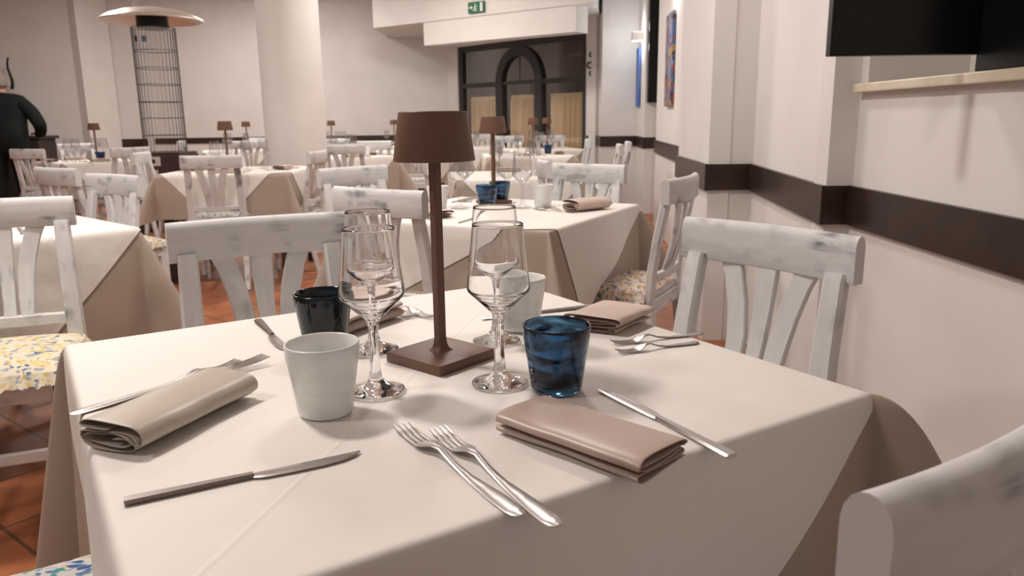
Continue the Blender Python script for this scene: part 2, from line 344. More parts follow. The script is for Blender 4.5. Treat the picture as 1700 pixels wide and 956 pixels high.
link('arch', bm, M['dark_frame'], win, smooth=False)
wbox('post', cxm-.04, cxm+.04, 1.590+ro*1.03-.03, H_-.07, .025, .105, M['dark_frame'])
pane_m = thin_glass(); pane_m.name = 'window_pane'
for x0, x1, z0, z1 in ((.09, A0-.074, 0, 1.557), (.09, A0+.4, 1.622, H_-.08), (A0+.074, A1-.074, 0, 1.573), (A1+.074, WLEN-.09, 0, 1.557), (A1-.4, WLEN-.09, 1.622, H_-.08)):
    wbox('pane', x0, x1, z0, z1, .060, .065, pane_m)
def curtain(x0, x1, label):
    bm = bmesh.new(); n = 90; rows = [0.02, .4, .8, 1.2, 1.345, 1.385, 1.425]; vs = []
    for k in range(n+1):
        u = k/n; ph = 2*math.pi*u*(x1-x0)/.13 + 2.2*math.sin(u*7+x0)
        vs.append([bm.verts.new((x0+(x1-x0)*u, .150 + (.045 if z < 1.35 else .008)*math.sin(ph), z)) for z in rows])
    for k in range(n):
        for j in range(len(rows)-1): bm.faces.new((vs[k][j], vs[k+1][j], vs[k+1][j+1], vs[k][j+1]))
    o = link('curtain', bm, M['curtain'], loc=WP(0), rz=WANG); tag(o, label, 'curtain', 'beige cafe curtains in the arched window'); return o
curtain(.12, A0-.1, 'beige gathered curtain in the left bay of the dark arched window')
curtain(A0+.1, A1-.1, 'beige gathered curtain in the middle bay under the arch')
curtain(A1+.1, WLEN-.12, 'beige gathered curtain in the right bay of the dark arched window')
for t_ in (0,):
    bm = bmesh.new(); addbox(bm, (WLEN/2, 1.06, 1.5), (5.3, .1, 3.0)); o = link('wall_outside', bm, M['outside'], smooth=False, loc=WP(0), rz=WANG); tag(o, None, None, kind='structure')
bulb('outside_lamp', WP(1.2, .6, 2.45), 8)  # added fill light for the outside wall and curtains; no lamp known there

# ------------------------------------------------------------------ tables and cloths
def drape_fn(h, er, seed, amp=.012, base=R(3), amax=R(30), flare=None, bulge=None):
    rr = random.Random(seed); ph = [rr.uniform(0, 6.28) for _ in range(4)]; cor = {}
    for sx in (1, -1):
        for sy in (1, -1): cor[(sx, sy)] = rr.uniform(.75, 1.1)
    if flare: cor.update(flare)
    hh = h - er
    def f(u, v, off):
        su, sv = (1 if u >= 0 else -1), (1 if v >= 0 else -1); au, av = abs(u), abs(v)
        du, dv = max(au-hh, 0), max(av-hh, 0)
        if du == 0 and dv == 0: return Vector((u, v, off))
        s = math.hypot(du, dv); th = math.atan2(dv, du)
        k = 1-abs(th-math.pi/4)/(math.pi/4); k = k*k*(3-2*k)
        al = base + (amax*cor[(su, sv)]-base)*k
        eq = er + ((bulge or {}).get((su, sv), 0) if du > 0 and dv > 0 else 0)*k; e = eq*(1-math.exp(-s/eq)); rest = s-e
        hor = e + rest*math.sin(al) + off*min(1, s/er); z = -rest*math.cos(al) + off*max(0, 1-s/er)
        # soft waves of the hanging part, fading to the table edge
        if dv == 0 or du == 0:
            c = v if dv == 0 else u; q = (0 if su > 0 else 1) if dv == 0 else (2 if sv > 0 else 3)
            wv = amp*min(1, rest/.3)*(math.sin(c*9+ph[q]) + .5*math.sin(c*17+ph[q]*2))*(1-(abs(c)/hh)**4); hor += max(wv, -.6*amp)
        return Vector((su*(min(au, hh) + hor*math.cos(th)), sv*(min(av, hh) + hor*math.sin(th)), z))
    return f
def make_cloth(name, fn, a, rot, shift, res, off, m, loc, rz, thick=0):
    bm = bmesh.new(); uv = bm.loops.layers.uv.verify(); c, s = math.cos(rot), math.sin(rot); g = []
    for i in range(res+1):
        row = []
        for j in range(res+1):
            x, y = (i/res-.5)*a, (j/res-.5)*a; row.append(bm.verts.new(fn(c*x-s*y+shift[0], s*x+c*y+shift[1], off)))
        g.append(row)
    for i in range(res):
        for j in range(res):
            f = bm.faces.new((g[i][j], g[i+1][j], g[i+1][j+1], g[i][j+1]))
            for lp, (p, q) in zip(f.loops, ((i, j), (i+1, j), (i+1, j+1), (i, j+1))): lp[uv].uv = (p/res, q/res)
    o = link(name, bm, m, loc=loc, rz=rz)
    return o
TZ = .75
def table(desc, x, y, ang, size=.82, under=1.50, top=1.12, trot=45, tshift=(0,0), res=44, seed=1, er=.008, flare=None, bulge=None):
    """desc: short phrase saying which table"""
    rz = R(ang); t = empty('dining_table', (x, y, 0), rz); tag(t, 'square dining table under cream and taupe cloths, ' + desc, 'table', 'square dining tables')
    h = size/2-.012
    bm = bmesh.new(); addbox(bm, (0, 0, TZ-.020), (2*h, 2*h, .028), bev=.006); link('tabletop', bm, M['dark_wood'], t, smooth=False)
    for sx in (1, -1):
        for sy in (1, -1):
            bm = bmesh.new(); addbox(bm, (sx*(h-.05), sy*(h-.05), (TZ-.034)/2), (.05, .05, TZ-.034), bev=.004); link('leg', bm, M['dark_wood'], t, smooth=False)
    fn = drape_fn(size/2, er, seed, flare=flare, bulge=bulge)
    u = make_cloth('under_tablecloth', fn, under, 0, (0,0), res, -.0030, M['taupe'], (x, y, TZ), rz); tag(u, 'taupe undercloth, table ' + desc, 'tablecloth', 'taupe undercloths')
    fn = drape_fn(size/2, er, seed, flare=flare and {k: min(v, .8) for k, v in flare.items()})
    c = make_cloth('top_tablecloth', fn, top, R(trot), tshift, res, 0, M['cream'], (x, y, TZ), rz); tag(c, 'cream top cloth, table ' + desc, 'tablecloth', 'cream top cloths')
    return lambda lx, ly: (x + math.cos(rz)*lx - math.sin(rz)*ly, y + math.sin(rz)*lx + math.cos(rz)*ly)
D1 = 'nearest the viewer'; D2 = 'directly behind the nearest one'; D3 = 'cut by the left picture edge'; D4 = 'in front of the round column'
D5 = 'near the man in dark clothes'; D8 = 'third in the row towards the arched window'; D9 = 'fourth in the row towards the arched window'; D10 = 'last one before the right window bay'
D6 = 'behind the lamp shade of the nearest table'; D7 = 'just right behind the round column'; D11 = 'between the patio heater and the column'; D12 = 'behind the column near the far wall'; D13 = 'farthest back along the far wall'; D14 = 'before the left window bay'
F1 = table(D1, -.128, 1.035, 32.3, .84, 1.72, 1.205, 45, (.0,.0), 260, 3, er=.009, flare={(1,-1): .75, (-1,1): .5}, bulge={(1,-1): .060, (-1,1): .012})
F2 = table(D2, -.055, 2.915, 61.8, .84, 1.38, 1.09, 28, (.05,-.03), 140, 5)
F3 = table(D3, -1.815, 2.53, 48, .82, 1.60, 1.17, 45, (.0,.0), 90, 8)
F4 = table(D4, -1.97, 5.68, 2,   .90, 1.50, 1.14, 45, (-.03,.0), 60, 11)
F5 = table(D5, -4.02, 7.42, 50, .72, under=1.36, top=1.0, seed=12); F8 = table(D8, .03, 4.86, 8, .80, top=1.08, seed=13)
F9 = table(D9, .17, 7.6, 5, .85, seed=14); F10 = table(D10, .37, 9.1, 10, .8, seed=15)
F6 = table(D6, -1.05, 8.9, 30, seed=16); F7 = table(D7, -1.66, 7.72, 35, seed=17); F11 = table(D11, -3.4, 9.75, 20, seed=18)
F12 = table(D12, -2.36, 10.4, 0, seed=19); F13 = table(D13, -1.62, 11.0, 10, seed=20); F14 = table(D14, -.52, 10.3, 0, seed=21)

# ------------------------------------------------------------------ chair
def make_chair():
    root = empty('dining_chair', (0, 0, 0))
    def part(name, bm, m=M['paint'], par=root): return link(name, bm, m, par, sharp=40)
    # crest rail: bowed backwards, rounded upper edge
    bm = bmesh.new(); uv = bm.loops.layers.uv.verify(); n = 16; hw = .205; rings = []
    sec = [(-.013,-.042), (.013,-.042), (.015,-.038), (.0155,.022), (.0138,.031), (.0098,.038), (.005,.0415), (0,.0425), (-.005,.0415), (-.0098,.038), (-.0138,.031), (-.0155,.022), (-.015,-.038)]
    for i in range(n+1):
        x = -hw + 2*hw*i/n; y = -.245 - .022*(1-(x/hw)**2); zb = .842; rings.append([bm.verts.new((x, y + p, zb + q - p*.12*0)) for p, q in sec])
    K = len(sec)
    for i in range(n):
        for k in range(K):
            f = bm.faces.new((rings[i][k], rings[i][(k+1)%K], rings[i+1][(k+1)%K], rings[i+1][k]))
            for lp, (u, v) in zip(f.loops, ((i, k), (i, k+1), (i+1, k+1), (i+1, k))): lp[uv].uv = (u*2*hw/n, [0,.026,.03,.090,.099,.107,.112,.117,.122,.127,.135,.144,.204,.21][v])
    bm.faces.new(rings[0][::-1]); bm.faces.new(rings[-1]); part('crest_rail', bm)
    # rear posts = rear legs, curved
    for sx in (-1, 1):
        bm = bmesh.new(); pts = [(sx*.180, -.275, 0), (sx*.178, -.235, .16), (sx*.176, -.205, .34), (sx*.175, -.192, .46), (sx*.173, -.198, .56), (sx*.170, -.215, .68), (sx*.166, -.238, .80), (sx*.166, -.243, .812)]
        strip(bm, pts, lambda i: (.034,.040,.045,.049,.049,.046,.043,.043)[i], .028, (1,0,0)); part('rear_leg', bm)
    # lower back rail
    bm = bmesh.new(); strip(bm, [(-.156, -.198, .535), (-.08, -.206, .535), (0, -.208, .535), (.08, -.206, .535), (.156, -.198, .535)], .034, .020, (0,0,1)); part('lower_back_rail', bm)
    # splats
    def zy(z): return -.206 - (z-.55)*(.055/.26)
    bm = bmesh.new(); zs = [.545,.60,.66,.72,.78,.81]; strip(bm, [(0, zy(z) - .012*math.sin(math.pi*(z-.54)/.28), z) for z in zs], lambda i: (.036,.036,.038,.043,.049,.052)[i], .014, (1,0,0)); part('back_splat', bm)
    for sx in (-1, 1):
        bm = bmesh.new(); xs = [.046,.047,.051,.062,.080,.093]; strip(bm, [(sx*x, zy(z) - .010*math.sin(math.pi*(z-.54)/.28), z) for x, z in zip(xs, zs)], lambda i: (.034,.042,.046,.046,.046,.048)[i], .014, (1,0,0)); part('back_splat', bm)
    # seat, a little higher than usual
    ZS = .035
    bm = bmesh.new(); strip(bm, [(0, -.195, .435+ZS), (0, 0, .435+ZS), (0, .180, .435+ZS)], lambda i: (.37,.40,.41)[i], .022, (1,0,0)); part('seat', bm)
    bm = bmesh.new(); strip(bm, [(-.155, .160, .395+ZS), (.155, .160, .395+ZS)], .055, .02, (0,0,1)); strip(bm, [(-.155, -.195, .395+ZS), (.155, -.195, .395+ZS)], .055, .02, (0,0,1))
    for sx in (-1, 1): strip(bm, [(sx*.178, -.18, .395+ZS), (sx*.185, .150, .395+ZS)], .055, .02, (0,0,1))
    part('seat_frame', bm)
    for sx in (-1, 1):
        bm = bmesh.new(); strip(bm, [(sx*.184, .160, 0), (sx*.184, .160, .2), (sx*.184, .160, .424+ZS)], lambda i: (.026,.034,.040)[i], lambda i: (.026,.034,.040)[i], (1,0,0)); part('front_leg', bm)
        bm = bmesh.new(); strip(bm, [(sx*.178, -.225, .20), (sx*.184, .15, .20)], .030, .018, (0,0,1)); part('stretcher', bm)
    bm = bmesh.new(); strip(bm, [(-.172, .160, .26), (.172, .160, .26)], .030, .018, (0,0,1)); part('stretcher', bm)
    # padded cushion with a ruffle
    bm = bmesh.new(); n = 26; g = []
    for i in range(n+1):
        row = []
        for j in range(n+1):
            u, v = i/n*2-1, j/n*2-1; r = max(abs(u), abs(v)); x = u*.198*(1+.02*math.sin(v*7)); y = v*.190
            k = (1-abs(u)**3)*(1-abs(v)**3); z = .4475 + ZS + .030*k**.6 + .003*math.sin(u*9)*math.sin(v*8)*k; row.append(bm.verts.new((x, y-.005, z)))
        g.append(row)
    for i in range(n):
        for j in range(n): bm.faces.new((g[i][j], g[i+1][j], g[i+1][j+1], g[i][j+1]))
    cu = link('cushion', bm, M['floral_blue'], root); cu['label'] = 'floral printed padded cushion'
    bm = bmesh.new(); per = []; N = 150
    for k in range(N):
        t = k/N*4; e = int(t); f = t-e; s = -1+2*f; p = [(s, -1), (1, s), (-s, 1), (-1, -s)][e]; nrm = [(0,-1), (1,0), (0,1), (-1,0)][e]
        if e == 0 : continue
        per.append((Vector((p[0]*.197, p[1]*.189-.005, .449+ZS)), Vector((*nrm, 0)), k))
    A, B = [], []
    for p, nn, k in per:
        wv = .010*math.sin(k*1.55); A.append(bm.verts.new(p)); B.append(bm.verts.new(p + nn*(.022+wv) + Vector((0,0,-.030+.004*math.sin(k*2.3)))))
    for k in range(len(per)-1): bm.faces.new((A[k], B[k], B[k+1], A[k+1]))
    link('ruffle', bm, M['floral_blue'], cu)
    for o in bpy.data.objects:
        if o.parent == root or (o.parent and o.parent.parent == root): o.data.transform(Matrix.Diagonal((.93, 1, 1, 1)))
    return root
chair0 = make_chair(); index_kids(chair0)
CUSH = {}
def cushion_meshes(kind):
    if kind not in CUSH:
        res = {}
        for nm in ('cushion', 'ruffle'):
            me = bpy.data.meshes[nm].copy(); me.name = nm + '_' + kind; me.materials.clear(); me.materials.append(M['floral_'+kind]); res[nm] = me
        CUSH[kind] = res
    return CUSH[kind]
first = [True]; PAT = {'yellow': 'yellow and blue floral cushion with ruffled edge', 'multi': 'multicoloured floral cushion with ruffled edge', 'blue': 'blue and white floral cushion'}
def chair(cx, cy, face, label, kind='blue'):
    """cx, cy: centre of the crest rail on plan; face: direction the sitter looks, degrees"""
    a = R(face-90); off = Matrix.Rotation(a, 3, 'Z') @ Vector((0, -.262, 0))
    if first[0]: r = chair0; first[0] = False
    else: r = tree_copy(chair0)
    r.location = (cx-off.x, cy-off.y, 0); r.rotation_euler = (0, 0, a); tag(r, label, 'chair', 'white worn wooden dining chairs')
    if kind != 'blue':
        ms = cushion_meshes(kind)
        CH_.append((r, ms, kind))
    return r
CH_ = []
chair(-.56, 1.70, -62, 'white distressed chair with long grey scuff on its crest, behind the nearest table at left')
chair(.497, 1.465, -143, 'white distressed chair by the right wall, at the nearest table under the dark rail')
chair(-.42, 2.38, 55, 'white chair directly left of the big lamp, pushed up to the second table', 'multi')
chair(.62, 2.745, 152, 'white chair seen side-on before the stepped right wall, colourful floral cushion', 'multi')
chair(.365, 3.56, -127, 'white chair facing the viewer behind the second table', 'blue')
chair(-1.46, 2.20, -68, 'white chair at the left edge turned to the viewer with yellow floral cushion', 'yellow')
chair(-1.63, 3.22, -123, 'white chair behind the left-edge table, grey knot mark on its crest')
chair(-2.22, 3.78, 57, 'white chair low at left, in front of the man and behind the left-edge chair', 'yellow')
chair(-1.92, 5.0, 99, 'white chair tucked in the front side of the table before the column')
chair(-.73, 3.56, -41, 'white chair with slanting crest just right of the column foot')
chair(-1.355, 5.55, 176, 'white chair seen edge-on touching the right side of the column, blue cushion')
chair(.355, .492, 128, 'white chair in the bottom right corner, closest to the viewer')
chair(-.75, .70, 30, 'chair at the bottom left corner showing only its blue patterned cushion')
chair(-4.22, 6.82, 72, 'white chair with its back beside the man in dark clothes')
chair(-4.76, 8.6, -45, 'white chair on the far left side of the table near the man')
chair(-3.36, 6.95, 152, 'white chair right of the small blue tumbler, left of the heater base')
chair(-2.70, 5.68, 8, 'white chair seen side-on before the patio heater base')
chair(.80, 7.9, 180, 'white chair seen side-on, right end of the fourth table in the row')
chair(.88, 6.2, 176, 'white chair seen side-on near the wall behind the viewer-facing chair')
chair(.155, 4.0, 5, 'white chair seen edge-on among the wine glasses, between second and third table')
chair(-.475, 4.33, 8, 'white chair left of the third table, just right of the big lamp shade edge')
chair(-.95, 7.9, 95, 'white chair with blue cushion glimpsed below the big lamp shade')
chair(-1.43, 8.2, 80, 'tall-looking white chair left of the big lamp shade')
chair(-1.48, 6.95, 85, 'white chair in front of the table just right of the column')
chair(-2.1, 9.4, -90, 'white chair beside the column edge, farther back than the others there')
chair(-.47, 11.2, -90, 'white chair under the left window bay'); chair(-.02, 9.9, -92, 'white chair under the middle window bay')
chair(.50, 9.85, -80, 'white chair under the right window bay, near the back wall')
chair(-3.95, 9.4, 10, 'white chair right behind the patio heater cage'); chair(-3.3, 10.5, -85, 'white chair behind the small far lamp left of the column')
chair(-2.95, 8.9, 110, 'white chair left of the column at the far small lamp table')
chair(1.05, 6.9, 175, 'white chair standing in for a pale upright object near the far right wall')  # stand-in for a thin pale upright object that was not identified
bpy.context.view_layer.update()
for r, ms, kind in CH_:
    for c in r.children:
        if c.name.startswith('cushion'):
            c.data = ms['cushion']; c['label'] = PAT[kind]
            for d in c.children: d.data = ms['ruffle']

# ------------------------------------------------------------------ table lamps
def make_lamp():
    r = empty('table_lamp', (0, 0, 0))
    bm = bmesh.new(); addbox(bm, (0, 0, .0075), (.110, .110, .015), bev=.002); link('base', bm, M['lamp'], r, sharp=30)
    bm = bmesh.new(); n = 14; pr = []
    zs = [(.0135,.0155), (.016,.013), (.019,.0100), (.024,.0082), (.034,.0070), (.29,.0070), (.300,.0070)]
    for z, hw in zs:
        b = hw*.3; pr.append([bm.verts.new((x, y, z)) for x, y in ((-hw+b,-hw), (hw-b,-hw), (hw,-hw+b), (hw,hw-b), (hw-b,hw), (-hw+b,hw), (-hw,hw-b), (-hw,-hw+b))])
    for i in range(len(pr)-1):
        for k in range(8): bm.faces.new((pr[i][k], pr[i][(k+1)%8], pr[i+1][(k+1)%8], pr[i+1][k]))
    bm.faces.new(pr[0][::-1]); bm.faces.new(pr[-1]); link('pole', bm, M['lamp'], r, sharp=35)
    link('lamp_shade', lathe([(0,.300), (.020,.300), (.0210,.296), (.0535,.2835), (.0550,.2830), (.0557,.2845), (.0465,.3475), (.0455,.3485), (.0440,.3480), (.0430,.3430), (0,.343)], 64), M['lamp'], r, sharp=35)
    return r
lamp0 = make_lamp(); index_kids(lamp0); lf = [True]
def lamp(x, y, rz, label):
    r = lamp0 if lf[0] else tree_copy(lamp0); lf[0] = False
    r.location = (x, y, TZ); r.rotation_euler = (0, 0, R(rz)); tag(r, label, 'table lamp', 'brown cordless table lamps'); return r
lamp(-.1035, 1.062, 49, 'large brown metal table lamp with square base on the nearest table')
lamp(-.07, 3.17, 30, 'brown table lamp among wine glasses on the second table')
lamp(*F4(-.10, .05), 0, 'brown table lamp on the table in front of the round column')
lamp(*F5(.144, .115), 0, 'brown table lamp at the table near the man in dark clothes')
lamp(*F9(.05, .0), 0, 'brown table lamp before the middle window bay, on the fourth table')
lamp(*F10(.08, .1), 0, 'brown table lamp before the right window bay')
lamp(*F11(.13, .1), 0, 'small-looking brown table lamp between heater and column')
lamp(*F12(.0, .0), 0, 'brown table lamp half hidden by the right edge of the column')
lamp(*F13(.0, .0), 0, 'farthest brown table lamp, left of the big lamp shade')
lamp(*F14(-.05, .0), 0, 'brown table lamp before the left window bay')

# ------------------------------------------------------------------ glassware
GOB = [(0,0), (.030,0), (.0362,.0012), (.0370,.0028), (.0355,.0045), (.025,.0078), (.0135,.0125), (.0088,.019), (.0066,.030), (.0054,.050), (.0050,.066), (.0056,.080), (.0078,.092), (.0110,.0975),
       (.0150,.1005), (.0235,.1090), (.0340,.1190), (.0395,.1245), (.0405,.1275), (.0402,.131), (.0375,.150), (.0345,.178), (.0322,.207), (.0320,.2096), (.0316,.2100), (.0312,.2096), (.0313,.2070), (.0336,.178), (.0366,.150), (.0392,.131),
       (.0389,.1282), (.0381,.1262), (.0325,.1208), (.0220,.1112), (.0120,.1035), (.0055,.1012), (0,.1008)]
goblet_me = {}
def goblet_mesh(near):
    if near not in goblet_me:
        bm = lathe(GOB, 48 if near else 20)
        if near:   # cut facets along the stem
            for v in bm.verts:
                if .020 < v.co.z < .092:
                    a = math.atan2(v.co.y, v.co.x); f = 1+.07*math.cos(6*a)*min(1, (v.co.z-.012)/.02, (.098-v.co.z)/.012); v.co.x *= f; v.co.y *= f
        o = link('wine_glass', bm, M['glass'] if near else M['thin_glass'], smooth=True); me = o.data; bpy.data.objects.remove(o); goblet_me[near] = me
    return goblet_me[near]
def goblet(x, y, label, near=False, group='wine glasses'):
    o = bpy.data.objects.new('wine_glass', goblet_mesh(near)); COL.objects.link(o); o.location = (x, y, TZ+.0006); o.rotation_euler = (0, 0, random.uniform(0, 6)); tag(o, label, 'wine glass', group)
TUM = [(0,0), (.0270,0), (.0305,.0015), (.0325,.006), (.0345,.022), (.0385,.048), (.0415,.068), (.0432,.0845), (.0428,.0862), (.0414,.0868), (.0402,.0855), (.0385,.068), (.0352,.048), (.0312,.022), (.0290,.0125), (.025,.0095), (0,.0085)]
tum_me = {}
def tumbler(x, y, kind, label, group, rz=0):
    if kind not in tum_me:
        o = link('tumbler', lathe(TUM, 48), M[kind+'_glass'], smooth=True); tum_me[kind] = o.data; bpy.data.objects.remove(o)
    o = bpy.data.objects.new('tumbler', tum_me[kind]); COL.objects.link(o); o.location = (x, y, TZ+.0006); o.rotation_euler = (0, 0, rz); tag(o, label, 'tumbler', group)
GT = 'wine glasses on the nearest table'
goblet(-.017, .955, 'wine glass in front, right of the brown lamp, beside the bright blue tumbler', True, GT)
goblet(-.174, .930, 'wine glass in front, left of the brown lamp, beside the milky tumbler', True, GT)
goblet(-.025, 1.150, 'wine glass behind, right of the brown lamp, in front of the far milky tumbler', True, GT)
goblet(-.207, 1.108, 'wine glass behind, left of the brown lamp, beside the almost black tumbler', True, GT)
TT = 'tumblers on the nearest table'
tumbler(.055, .930, 'blue', 'bright blue swirled glass tumbler beside the rose napkin', TT, 1.2)
tumbler(-.222, .862, 'milk', 'milky white glass tumbler at front left beside the beige napkin', TT)
tumbler(-.285, 1.130, 'dark', 'almost black blue glass tumbler behind the front milky one', TT)
tumbler(.012, 1.225, 'milk', 'milky white glass tumbler behind the right-hand wine glasses', TT)
# second table
G2 = 'wine glasses on the second table'
for x, y, l in ((-.20,2.99,'wine glass on the second table, leftmost near the milky tumbler'), (.045,2.99,'wine glass on the second table, left of its right milky tumbler'), (-.015,3.16,'wine glass on the second table, just right of its lamp'), (-.19,3.25,'wine glass on the second table, behind its left one')): goblet(x, y, l, False, G2)
T2G = 'tumblers on the second table'
tumbler(-.095, 3.04, 'blue', 'blue swirled tumbler in front of the lamp on the second table', T2G, .5)
tumbler(-.045, 3.20, 'blue', 'darker blue tumbler half hidden right of the lamp on the second table', T2G, 2)
tumbler(.125, 3.02, 'milk', 'milky tumbler beside the rolled napkin on the second table', T2G)
tumbler(-.285, 3.02, 'milk', 'milky tumbler right behind the big lamp pole on the second table', T2G)

# ------------------------------------------------------------------ cutlery
def sweep(bm, sts, thick):
    """sts: (s, halfwidth, z, offset) stations along x; flat bar with slightly bevelled rim"""
    rings = []
    for st in sts:
        s, hw, z = st[:3]; c = st[3] if len(st) > 3 else 0; t = thick if len(st) < 5 else st[4]
        rings.append([bm.verts.new(p) for p in ((s, c-hw*.72, z), (s, c+hw*.72, z), (s, c+hw, z+t*.5), (s, c+hw*.66, z+t), (s, c-hw*.66, z+t), (s, c-hw, z+t*.5))])
    for i in range(len(rings)-1):
        for k in range(6): bm.faces.new((rings[i][k], rings[i][(k+1)%6], rings[i+1][(k+1)%6], rings[i+1][k]))
    bm.faces.new(rings[0][::-1]); bm.faces.new(rings[-1])
def fork_mesh(L):
    bm = bmesh.new(); k = L/.205
    def zf(s):   # arching side profile
        return [0, 0][0] + (.0085*math.exp(-((s/k-.128)/.022)**2)) + (.004*max(0, (s/k-.165)/.04)**2)
    hand = [(0,.0030), (.004,.0066), (.012,.0084), (.03,.0085), (.055,.0068), (.08,.0046), (.105,.0034), (.125,.0034), (.136,.0052), (.143,.0092), (.150,.0112), (.158,.0116)]
    sweep(bm, [(s*k, hw*(k**.5), zf(s*k)) for s, hw in hand], .0022)
    for q in range(4):
        c = (-.0086+.0057*q)*(k**.5); sweep(bm, [(s*k, hw, zf(s*k), c) for s, hw in ((.1565,.0024), (.165,.0021), (.178,.0019), (.192,.0016), (.205,.0008))], .0016)
    me = link('fork', bm, M['steel'], sharp=50); d = me.data; bpy.data.objects.remove(me); return d
def knife_mesh(L):
    bm = bmesh.new(); k = L/.22
    hand = [(0,.0068), (.002,.0078), (.01,.0078), (.04,.0068), (.08,.0052), (.105,.0044), (.113,.0044)]
    sweep(bm, [(s*k, hw, 0, 0, .0048) for s, hw in hand], .0048)
    bl = [(.112,.0050,-.0), (.118,.0066,-.0012), (.125,.0078,-.0018), (.150,.0086,-.0022), (.180,.0088,-.0018), (.200,.0075,-.0004), (.213,.0048,.0022), (.220,.0012,.0055)]
    sweep(bm, [(s*k, hw, .0010, c, .0016) for s, hw, c in bl], .0016)
    me = link('knife', bm, M['steel'], sharp=40); d = me.data; bpy.data.objects.remove(me); return d
ME_C = {}
def cutlery(kind, a, b, label, group, z=0, tilt=0):
    """a: handle end, b: tip, on plan"""
    a, b = Vector(a), Vector(b); L = (b-a).length; key = (kind, round(L, 2))
    if key not in ME_C: ME_C[key] = (fork_mesh if kind == 'fork' else knife_mesh)(key[1])
    o = bpy.data.objects.new(kind, ME_C[key]); COL.objects.link(o); o.location = (a.x, a.y, TZ+.0008+z); o.rotation_euler = (0, -tilt, math.atan2((b-a).y, (b-a).x)); tag(o, label, kind, group)
CT = 'cutlery on the nearest table'
cutlery('fork', (.006,.610), (-.127,.812), 'steel fork at the front, left one of the pair beside the rose napkin', CT)
cutlery('fork', (.037,.592), (-.083,.797), 'steel fork at the front, right one of the pair beside the rose napkin', CT)
cutlery('knife', (-.354,.642), (-.155,.742), 'steel knife lying alone in front of the beige napkin', CT)
cutlery('knife', (.220,.722), (.113,.922), 'steel knife at right between blue tumbler and table edge', CT)
cutlery('fork', (.302,1.179), (.150,1.125), 'steel fork near the right table edge, farther one of its pair', CT)
cutlery('fork', (.283,1.130), (.148,1.078), 'steel fork near the right table edge, nearer one of its pair', CT)
cutlery('knife', (.150,1.367), (-.055,1.285), 'steel knife with only its handle showing beside the far right napkin', CT)
cutlery('fork', (-.30,1.425), (-.165,1.300), 'steel fork behind the lamp pole at left, inner one of the pair', CT)
cutlery('fork', (-.28,1.445), (-.137,1.296), 'steel fork behind the lamp pole at left, outer one of the pair', CT)
cutlery('knife', (-.440,1.292), (-.335,1.105), 'steel knife at the far left table edge ending behind the milky tumbler', CT)
cutlery('fork', (-.497,.897), (-.385,1.040), 'steel fork at left whose tines poke out above the beige napkin, lower one', CT, tilt=R(1.8))
cutlery('fork', (-.526,.862), (-.355,1.052), 'steel fork at left with tines reaching beyond the beige napkin, longer one', CT, tilt=R(1.5))
C2_ = 'cutlery on the second table'
cutlery('fork', (.24,2.80), (.085,2.93), 'fork on the second table, nearer one before the rolled napkin', C2_)
cutlery('fork', (.22,2.86), (.120,3.0), 'fork on the second table, farther one before the rolled napkin', C2_)
cutlery('knife', (-.09,2.76), (-.18,2.56), 'knife on the second table near its front edge', C2_)
cutlery('knife', (-.17,3.40), (-.25,3.22), 'knife on the second table behind its left milky tumbler', C2_)
cutlery('knife', (-.14,3.42), (-.21,3.25), 'thin knife on the second table at its far left edge', C2_)

# ------------------------------------------------------------------ napkins
ROLL = [(.006,.0125), (.014,.0135), (.022,.0125), (.026,.0100), (.022,.0072), (.008,.0062), (-.014,.0062), (-.026,.0078), (-.031,.0108), (-.027,.0142), (-.018,.0155), (-.006,.0150), (.006,.0170), (.022,.0165), (.0310,.0120), (.0330,.0085), (.0300,.0045), (.018,.0022), (-.012,.0018), (-.030,.0030), (-.0385,.0085), (-.0370,.0140), (-.031,.0170), (-.020,.0178), (.002,.0185), (.024,.0190), (.036,.0150), (.0400,.0100), (.0430,.0125), (.0410,.0190), (.0330,.0250), (.018,.0275), (-.010,.0280), (-.028,.0265), (-.0375,.0235), (-.0350,.0205), (-.020,.0205), (.004,.0212)]
def catmull(pts, n=4):
    out = []
    for i in range(len(pts)-1):
        p0, p1, p2, p3 = [Vector(pts[min(max(j, 0), len(pts)-1)]) for j in (i-1, i, i+1, i+2)]
        for k in range(n):
            t = k/n; out.append(.5*((2*p1)+(p2-p0)*t+(2*p0-5*p1+4*p2-p3)*t*t+(3*p1-p0-3*p2+p3)*t**3))
    out.append(Vector(pts[-1])); return out
